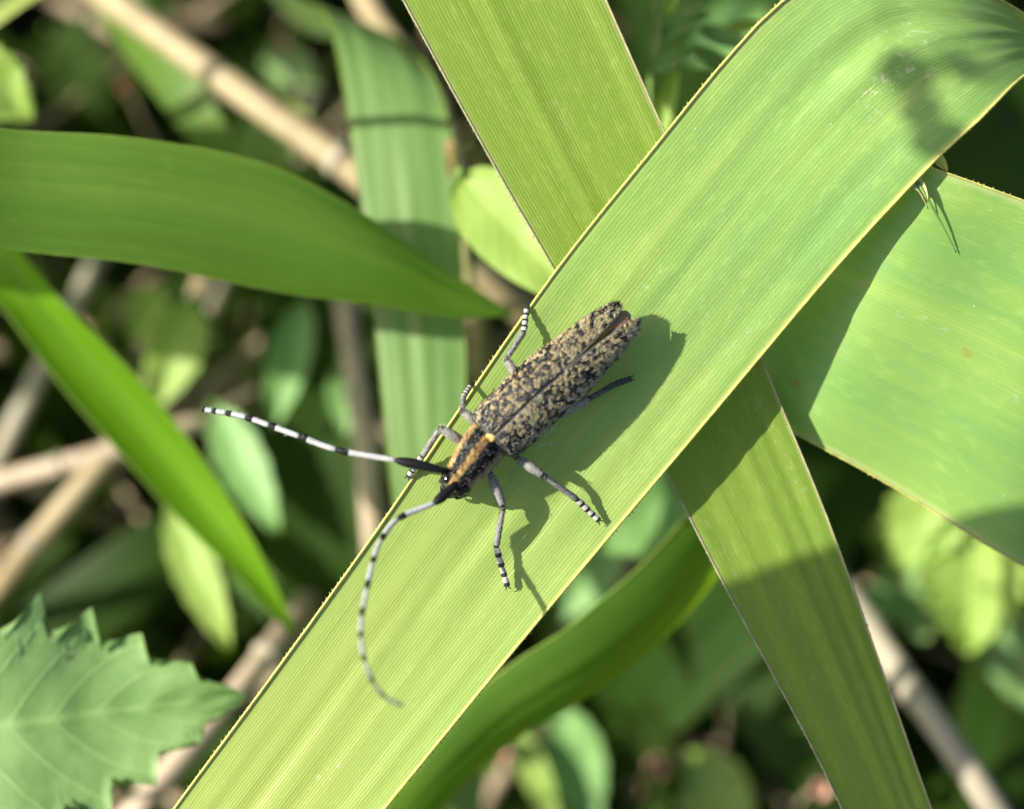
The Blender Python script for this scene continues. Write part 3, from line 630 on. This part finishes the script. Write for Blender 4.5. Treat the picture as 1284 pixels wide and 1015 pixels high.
def beetle_mats():
    n = N('beetle_body'); u, s = n.uv(); po = n.pos()
    au = n.math('ABSOLUTE', u); nz = n.noise(po, 60, 3, .7); nl = n.noise(po, 22, 2)
    j = n.math('MULTIPLY_ADD', n.math('SUBTRACT', nz, .5), .35, au)
    jc = n.math('ABSOLUTE', n.math('ADD', n.math('MULTIPLY_ADD', n.math('SUBTRACT', nz, .5), .3, u), .10)); cen = n.ramp(jc, .24, .10); out = n.ramp(j, .78, .9)
    thor = n.ramp(s, 12, 20)
    m = n.math('MAXIMUM', cen, n.math('MULTIPLY', out, thor))
    m = n.math('MULTIPLY', m, n.ramp(s, -5, 2))
    gold = n.mix(nl, (.26, .12, .025), (.46, .26, .06))
    c = n.mix(m, n.mix(n.ramp(nz, .5, .8), (.014, .013, .013), (.07, .065, .055)), gold)
    c = n.mix(n.ramp(s, 284, 296), c, (.26, .15, .10))
    M['body'] = n.done(n.bsdf(c, .6, .22, n.bump(nz, .006)))
    n = N('beetle_wing_case'); po = n.pos(); u, s = n.uv()
    a = n.noise(po, 30, 2, .55); f = n.noise(po, 75, 2, .6)
    k = n.math('MULTIPLY_ADD', n.math('SUBTRACT', f, .5), .3, a)
    base = n.ramp(s, 88, 140)
    k = n.math('ADD', k, n.math('MULTIPLY', n.ramp(s, 180, 300), .07)); k = n.math('SUBTRACT', k, n.math('MULTIPLY', n.math('SUBTRACT', 1.0, base), .05))
    c = n.mix(n.ramp(k, .4, .6), (.020, .019, .018), (.07, .065, .055))
    c = n.mix(n.ramp(u, .90, .98), c, (.50, .38, .16))
    M['elytron'] = n.done(n.bsdf(c, .42, .5, n.bump(f, .008)))
    M['hair_gold'] = plain('gold_hair', (.66, .42, .12), .2, 9, .6)
    M['hair_rust'] = plain('rust_hair', (.40, .19, .035), .2, 9, .6)
    M['hair_cream'] = plain('cream_hair', (.66, .57, .34), .2, 9, .6)
    M['hair_black'] = plain('black_hair', (.010, .010, .010), .2, 9, .6, .2)
    M['hair_grey'] = plain('grey_hair', (.36, .35, .32), .2, 9, .6)
    M['ant_white'] = plain('antenna_grey', (.37, .37, .36), .15, 40, .55)
    M['ant_black'] = plain('antenna_black', (.007, .007, .007), .3, 40, .6, .2)
    M['leg_grey'] = plain('leg_grey', (.21, .205, .18), .3, 45, .5)
    M['leg_dark'] = plain('leg_dark', (.03, .03, .03), .3, 45, .42)
    M['eye'] = plain('eye', (.008, .007, .006), .2, 60, .14)
    M['granule'] = plain('granule', (.08, .07, .06), .2, 60, .22, 1.0)
    M['scute'] = plain('scutellum', (.66, .42, .12), .25, 40, .6)
beetle_mats()
def hairs(name, pts, dirs, ln, wd_, mats, idx, parent):
    """Short tapering hairs, one triangle pair each."""
    V, F, FM = [], [], []
    for p, d, l, m in zip(pts, dirs, ln, idx):
        s = np.cross(d, [0, 0, 1.0]); s /= np.linalg.norm(s) + 1e-6; n2 = np.cross(d, s); k = len(V)
        V += [p - s * wd_, p + s * wd_, p + n2 * wd_, p + d * l]
        F += [(k, k+1, k+3), (k+1, k+2, k+3), (k+2, k, k+3)]; FM += [m] * 3
    return mesh(name, V, F, mats, parent, None, fmat=FM)

def build_beetle():
    root = empty('longhorn_beetle', BP(120, -6, 0.0), 'speckled grey-gold longhorn beetle with black-and-white banded antennae on the blade', 'beetle')
    # trunk: head, thorax and abdomen in one skin
    S = np.r_[np.linspace(-6, 22, 15), np.linspace(24, 84, 22), np.linspace(88, 318, 36)]; ns = len(S); seg = 40; V, U = [], []
    for s in S:
        c, h, t, m, b = (interp(s, T) for T in (CEN, HW, TOP, MIDZ, BOT))
        for k in range(seg):
            th = 2 * math.pi * k / seg; x = math.cos(th); z = math.sin(th)
            e = .85; X = np.sign(x) * abs(x) ** e; Z = np.sign(z) * abs(z) ** e
            V.append(BP(s, c + h * X, m + (t - m) * Z if z >= 0 else m + (m - b) * Z)); U.append((X if z > 0 else np.sign(x) * 1.0, s))
    F = [(i*seg + k, i*seg + (k+1) % seg, (i+1)*seg + (k+1) % seg, (i+1)*seg + k) for i in range(ns-1) for k in range(seg)]
    F += [tuple(range(seg))[::-1], tuple((ns-1)*seg + k for k in range(seg))]
    body = mesh('body', V, F, M['body'], root, U)
    V = np.array(V)
    pts, dirs, ln, idx = [], [], [], []
    for _ in range(9000):
        s = random.uniform(-4, 84); th = random.uniform(-.25, math.pi + .25); c, h, t, m, b = (interp(s, T) for T in (CEN, HW, TOP, MIDZ, BOT))
        x = math.cos(th); z = math.sin(th); X = np.sign(x) * abs(x) ** .85; Z = np.sign(z) * abs(z) ** .85
        p = BP(s, c + h * X, m + (t - m) * Z if z >= 0 else m + (m - b) * Z)
        X_ = X + .05 * random.gauss(0, 1); gold = (abs(X_ + .10) < .17 or abs(X_) > .83) if s > 18 else abs(X_ + .08) < .30
        if not gold and random.random() < .6: continue
        nrm = np.array([*(PE * [1, -1] * X), .9 * Z]); back = np.array([AX[0], -AX[1], .0])
        d = back * .8 + nrm * random.uniform(.15, .7) + rng.normal(0, .18, 3); d /= np.linalg.norm(d)
        pts.append(p); dirs.append(d); ln.append(random.uniform(.016, .045)); idx.append(random.choice((0, 0, 0, 3, 3, 4)) if gold else random.choice((1, 1, 1, 1, 1, 2)))
    hr = hairs('hair', pts, dirs, ln, .0021, [M['hair_gold'], M['hair_black'], M['hair_grey'], M['hair_cream'], M['hair_rust']], idx, body); hr['kind'] = 'stuff'
    # eyes: dark kidney shapes around the antenna roots; jaws and feelers below
    for sd in (-1, 1):
        path = [BP(10 + 6 * math.cos(a), 1 + sd * (14.5 - 2.5 * math.sin(a)), .27 + .05 * math.sin(a) * 1.2) for a in np.linspace(-.6, 2.6, 12)]
        tube('eye', path, [.012, .022, .03, .034, .034, .03, .027, .027, .028, .026, .02, .01], M['eye'], body, 10)
        tube('mandible', spline([BP(-2, sd * 7, .10), BP(-6, sd * 5, .08), BP(-6, sd * 1.5, .065)], 8), np.linspace(.022, .006, 8), M['ant_black'], body, 8)
        tube('palp', spline([BP(2, sd * 11, .09), BP(0, sd * 15, .06), BP(5, sd * 17, .045)], 8), .008, M['leg_dark'], body, 6)
    scV, scF, scU = tube_geo(spline([BP(78, -9.5, .345), BP(84, -9.5, .362), BP(91, -9, .362), BP(95, -8.7, .35)], 12), .034 * np.array([.3, .65, .85, .95, 1, 1, .98, .92, .8, .65, .45, .2]), 12, .4)
    sc_ = mesh('scutellum', scV, scF, M['scute'], root, scU)
    # wing cases: two shells meeting along the back, parting towards the tail
    for sd, end in ((-1, 317.0), (1, 320.0)):
        OUT = [(83, 32), (86, 36.5), (90, 38.5), (105, 39.5), (140, 40.5), (175, 41), (210, 39), (240, 36), (270, 32.5), (292, 29), (304, 26), (312, 23), (end - 1.5, 18), (end, 14.5)]
        INN = [(83, 0.8), (200, .6), (225, 1.0), (260, 3), (290, 5.5), (305, 7), (312, 7.8), (end - 1.5, 10), (end, 12.5)]
        TZ = [(83, .352), (90, .385), (140, .395), (200, .375), (250, .325), (300, .255), (end, .215)]
        SZ = [(83, .20), (140, .19), (240, .17), (end, .16)]
        SS = np.r_[83, 84.5, 86.5, 89, 92, np.linspace(96, 290, 44), np.linspace(294, end, 14)]; nt_ = 22; V, U = [], []
        def shell(s, t, lift=0.0):
            o, i, tz, sz, c = (interp(s, T) for T in (OUT, INN, TZ, SZ, CEN)); a = t * math.radians(112)
            w = math.copysign(abs(math.sin(a)) ** .92, math.sin(a)); hgt = math.copysign(abs(math.cos(a)) ** .8, math.cos(a))
            return BP(s, c + sd * (i + (o - i) * w), sz + (tz - sz) * hgt * (1 if hgt > 0 else .5) + lift)
        for s in SS:
            for k in range(nt_):
                V.append(shell(s, k / (nt_ - 1))); U.append((k / (nt_ - 1), s))
        nS = len(SS)
        F = [(i*nt_ + k, i*nt_ + k + 1, (i+1)*nt_ + k + 1, (i+1)*nt_ + k) for i in range(nS-1) for k in range(nt_-1)]
        el = mesh('elytron', V, F, M['elytron'], root, U)
        md = el.modifiers.new('thickness', 'SOLIDIFY'); md.thickness = .008; md.offset = -1 if sd > 0 else 1
        rim = [shell(s, 0, .001) for s in SS if s > 205] 
        tube('suture', rim, .0026, M['leg_grey'], el, 6)
        pts, dirs, ln, idx = [], [], [], []
        while len(pts) < 9500:
            s = random.uniform(85, end - 1); t = random.uniform(0.02, .95); p = shell(s, t, .001); w = W(p)
            v = noise.noise(Vector(w * 33)) * .75 + noise.noise(Vector(w * 12)) * .3
            v += .18 * (s - 180) / 140 if s > 180 else .22 * (s - 130) / 60 if s < 130 else 0
            if v > .07 or random.random() < .04:
                idx.append(0 if random.random() < .85 else 1)
            elif random.random() < .3: idx.append(2)
            else: continue
            d = np.array([AX[0], -AX[1], 0.0]) + rng.normal(0, .35, 3) + np.array([0, 0, random.uniform(.05, .4)]); d /= np.linalg.norm(d)
            pts.append(p); dirs.append(d); ln.append(random.uniform(.014, .03) * (1.3 if idx[-1] == 2 else 1))
        hr = hairs('hair', pts, dirs, ln, .0022, [M['hair_cream'], M['hair_gold'], M['hair_black']], idx, el); hr['kind'] = 'stuff'
        V, F = [], []
        for _ in range(62):
            s = min(86 + abs(random.gauss(0, 20)), 170); t = random.uniform(.05, .72); p = shell(s, t, .004); r = random.uniform(.0065, .0115); k = len(V)
            for a in range(4):
                ph = a / 4 * math.pi / 2
                for b in range(6): V.append(p + r * np.array([math.cos(ph) * math.cos(b * math.pi / 3), math.cos(ph) * math.sin(b * math.pi / 3), math.sin(ph)]))
            V.append(p + np.array([0, 0, r]))
            for a in range(3):
                for b in range(6): F.append((k + a*6 + b, k + a*6 + (b+1) % 6, k + (a+1)*6 + (b+1) % 6, k + (a+1)*6 + b))
            for b in range(6): F.append((k + 18 + b, k + 18 + (b+1) % 6, k + 24))
        g = mesh('granules', V, F, M['granule'], el); g['kind'] = 'stuff'
    # antennae: scape, pedicel and ten banded segments, each its own piece
    def antenna(scape, joints, r0, r1):
        sc = spline([P(*p) for p in scape], 14)
        base = tube('antenna', sc, np.array([.6, .7, .82, .95, 1.05, 1.12, 1.18, 1.25, 1.3, 1.32, 1.3, 1.2, 1.0, .7]) * .026, M['ant_black'], root, 12)
        hp, hd, hl, hi = [], [], [], []
        for a in range(len(joints) - 1):
            A, B = joints[a], joints[a + 1]
            sub = spline([P(*q) for q in joints[max(0, a-1):a+3]], 60)
            pa, pb = P(*A[:3]), P(*B[:3]); ia = np.argmin(((sub - pa) ** 2).sum(1)); ib = np.argmin(((sub - pb) ** 2).sum(1))
            c = spline(np.vstack([pa, sub[ia+1:ib], pb]) if ib > ia + 2 else [pa, (pa + pb) / 2, pb], 15)
            f = a / (len(joints) - 2); r = r0 + (r1 - r0) * f
            prof = r * np.array([.72, .9, .96, .98, .98, .98, .98, .99, 1, 1.02, 1.06, 1.12, 1.18, 1.14, .8])
            V, F, U = tube_geo(c, prof, 10)
            cut = 10 if a < 9 else 12
            if a < len(A) * 0 + 3: cut = 11
            fm = [0 if i // 10 < cut else 1 for i in range(14 * 10)] + [0, 1]
            mesh('antenna_segment', V, F, [M['ant_white'], M['ant_black']], base, U, fmat=fm)
            t, n1, n2 = frames(c)
            for _ in range(10):
                i = random.randrange(2, 13); th = random.uniform(0, 6.28); o = n1[i] * math.cos(th) + n2[i] * math.sin(th)
                d = t[i] * .8 + o * .6; hp.append(c[i] + o * prof[i] * .9); hd.append(d / np.linalg.norm(d)); hl.append(random.uniform(.02, .04)); hi.append(random.choice((0, 1)))
        h = hairs('hair', hp, hd, hl, .0012, [M['hair_grey'], M['hair_black']], hi, base); h['kind'] = 'stuff'
    antenna([(562, 591, .33), (551, 589, .36), (525, 583, .39), (497, 577.5, .40)],
            [(497, 577.5, .40), (422, 564, .36), (376, 547.5, .32), (338, 533.5, .28), (309, 523.5, .25), (284, 518, .22), (267, 515.5, .20), (254, 513.5, .19)], .0205, .0195)
    antenna([(574, 604, .33), (569, 609, .37), (558, 620, .42), (545, 631, .47)],
            [(545, 631, .47), (499, 651, .55), (478, 677, .66), (467, 706, .78), (460, 738, .90), (453.5, 773, 1.0), (452.5, 800, 1.06), (457.5, 830, 1.12), (469, 857, 1.18), (484, 875, 1.22), (505, 885, 1.25)], .0190, .0100)
    # legs: thigh, shin and banded foot
    def leg(hip, knee, shin, foot, r=.030, dark=False):
        h, k, s, f = P(*hip), P(*knee), P(*shin), P(*foot)
        fem = spline([h, h * .5 + k * .5 + np.array([0, 0, .01]), k], 14)
        mg = M['leg_dark'] if dark else M['leg_grey']
        V, F, U = tube_geo(fem, r * np.array([.55, .6, .72, .9, 1.05, 1.15, 1.2, 1.22, 1.2, 1.14, 1.05, .95, .85, .6]), 10, 1.0)
        fm = [1 if (i // 10 < 2 or i // 10 > 11) else 0 for i in range(130)] + [1, 1]
        L_ = mesh('leg', V, F, [M['leg_grey'], M['leg_dark']], root, U, fmat=fm)
        tb = spline([k, k * .5 + s * .5 + np.array([0, 0, .012]), s], 14)
        V, F, U = tube_geo(tb, r * np.array([.62, .6, .6, .62, .64, .66, .68, .7, .72, .75, .78, .8, .8, .6]), 10)
        fm = [1 if (i // 10 < 1 or i // 10 > 11) else 0 for i in range(130)] + [1, 1]
        mesh('tibia', V, F, [mg, M['leg_dark']], L_, U, fmat=fm)
        V, F, FM = [], [], []
        n = 4
        for q in range(n):
            a, b = s + (f - s) * q / n, s + (f - s) * (q + 1.06) / n
            if q == 0: a = s
            v, ff, _ = tube_geo([a, a + (b-a)*.2, a + (b-a)*.6, a + (b-a)*.9, b], r * (.75 if q < 2 else .68) * np.array([.72, .9, 1.05, 1.08, .78]), 8, .7, True, len(V))
            V += v; F += ff; FM += [0] * 16 + [1] * 16 + [0, 1]
        d = (f - s) / np.linalg.norm(f - s); sdv = np.cross(d, [0, 0, 1]); sdv /= np.linalg.norm(sdv)
        for sg in (-1, 1):
            v, ff, _ = tube_geo(spline([f - d * .01, f + d * .02 + sdv * sg * .014, f + d * .03 + sdv * sg * .02 + np.array([0, 0, -.02])], 5), np.linspace(.007, .002, 5), 6, 1, True, len(V)); V += v; F += ff; FM += [1] * len(ff)
        mesh('tarsus', V, F, [M['leg_dark'] if dark else M['hair_grey'], M['leg_dark']], L_, fmat=FM)
        t, n1, n2 = frames(np.vstack([fem, tb])); cc = np.vstack([fem, tb]); hp, hd, hl, hi = [], [], [], []
        for _ in range(420):
            i = random.randrange(2, 26); th = random.uniform(0, 6.28); o = n1[i] * math.cos(th) + n2[i] * math.sin(th); d = t[i] + o * .3; rr = r * (1.05 if i < 14 else .66)
            hp.append(cc[i] + o * rr); hd.append(d / np.linalg.norm(d)); hl.append(random.uniform(.01, .025)); hi.append(0 if random.random() < .75 else 1)
        hh = hairs('hair', hp, hd, hl, .0014, [M['hair_grey'], M['hair_black']], hi, L_); hh['kind'] = 'stuff'
    leg((584, 556, .15), (552, 537, .22), (529, 573, .10), (512, 598, .0))
    leg((605, 540, .14), (580, 514, .20), (581, 498, .12), (590, 484, .01), .026)
    leg((655, 485, .14), (635, 450, .18), (657, 416, .09), (660.5, 386, .0), .028)
    leg((612, 588, .14), (631, 636, .17), (622, 686, .06), (636, 735, .02))
    leg((644, 572, .14), (682, 597, .19), (724, 627, .07), (751, 653, .02))
    leg((695, 523, .13), (741, 499, .16), (771, 482, .06), (791, 475, .02), .030, True)  # right hind leg: the body's shadow is put into its dark colours
build_beetle()
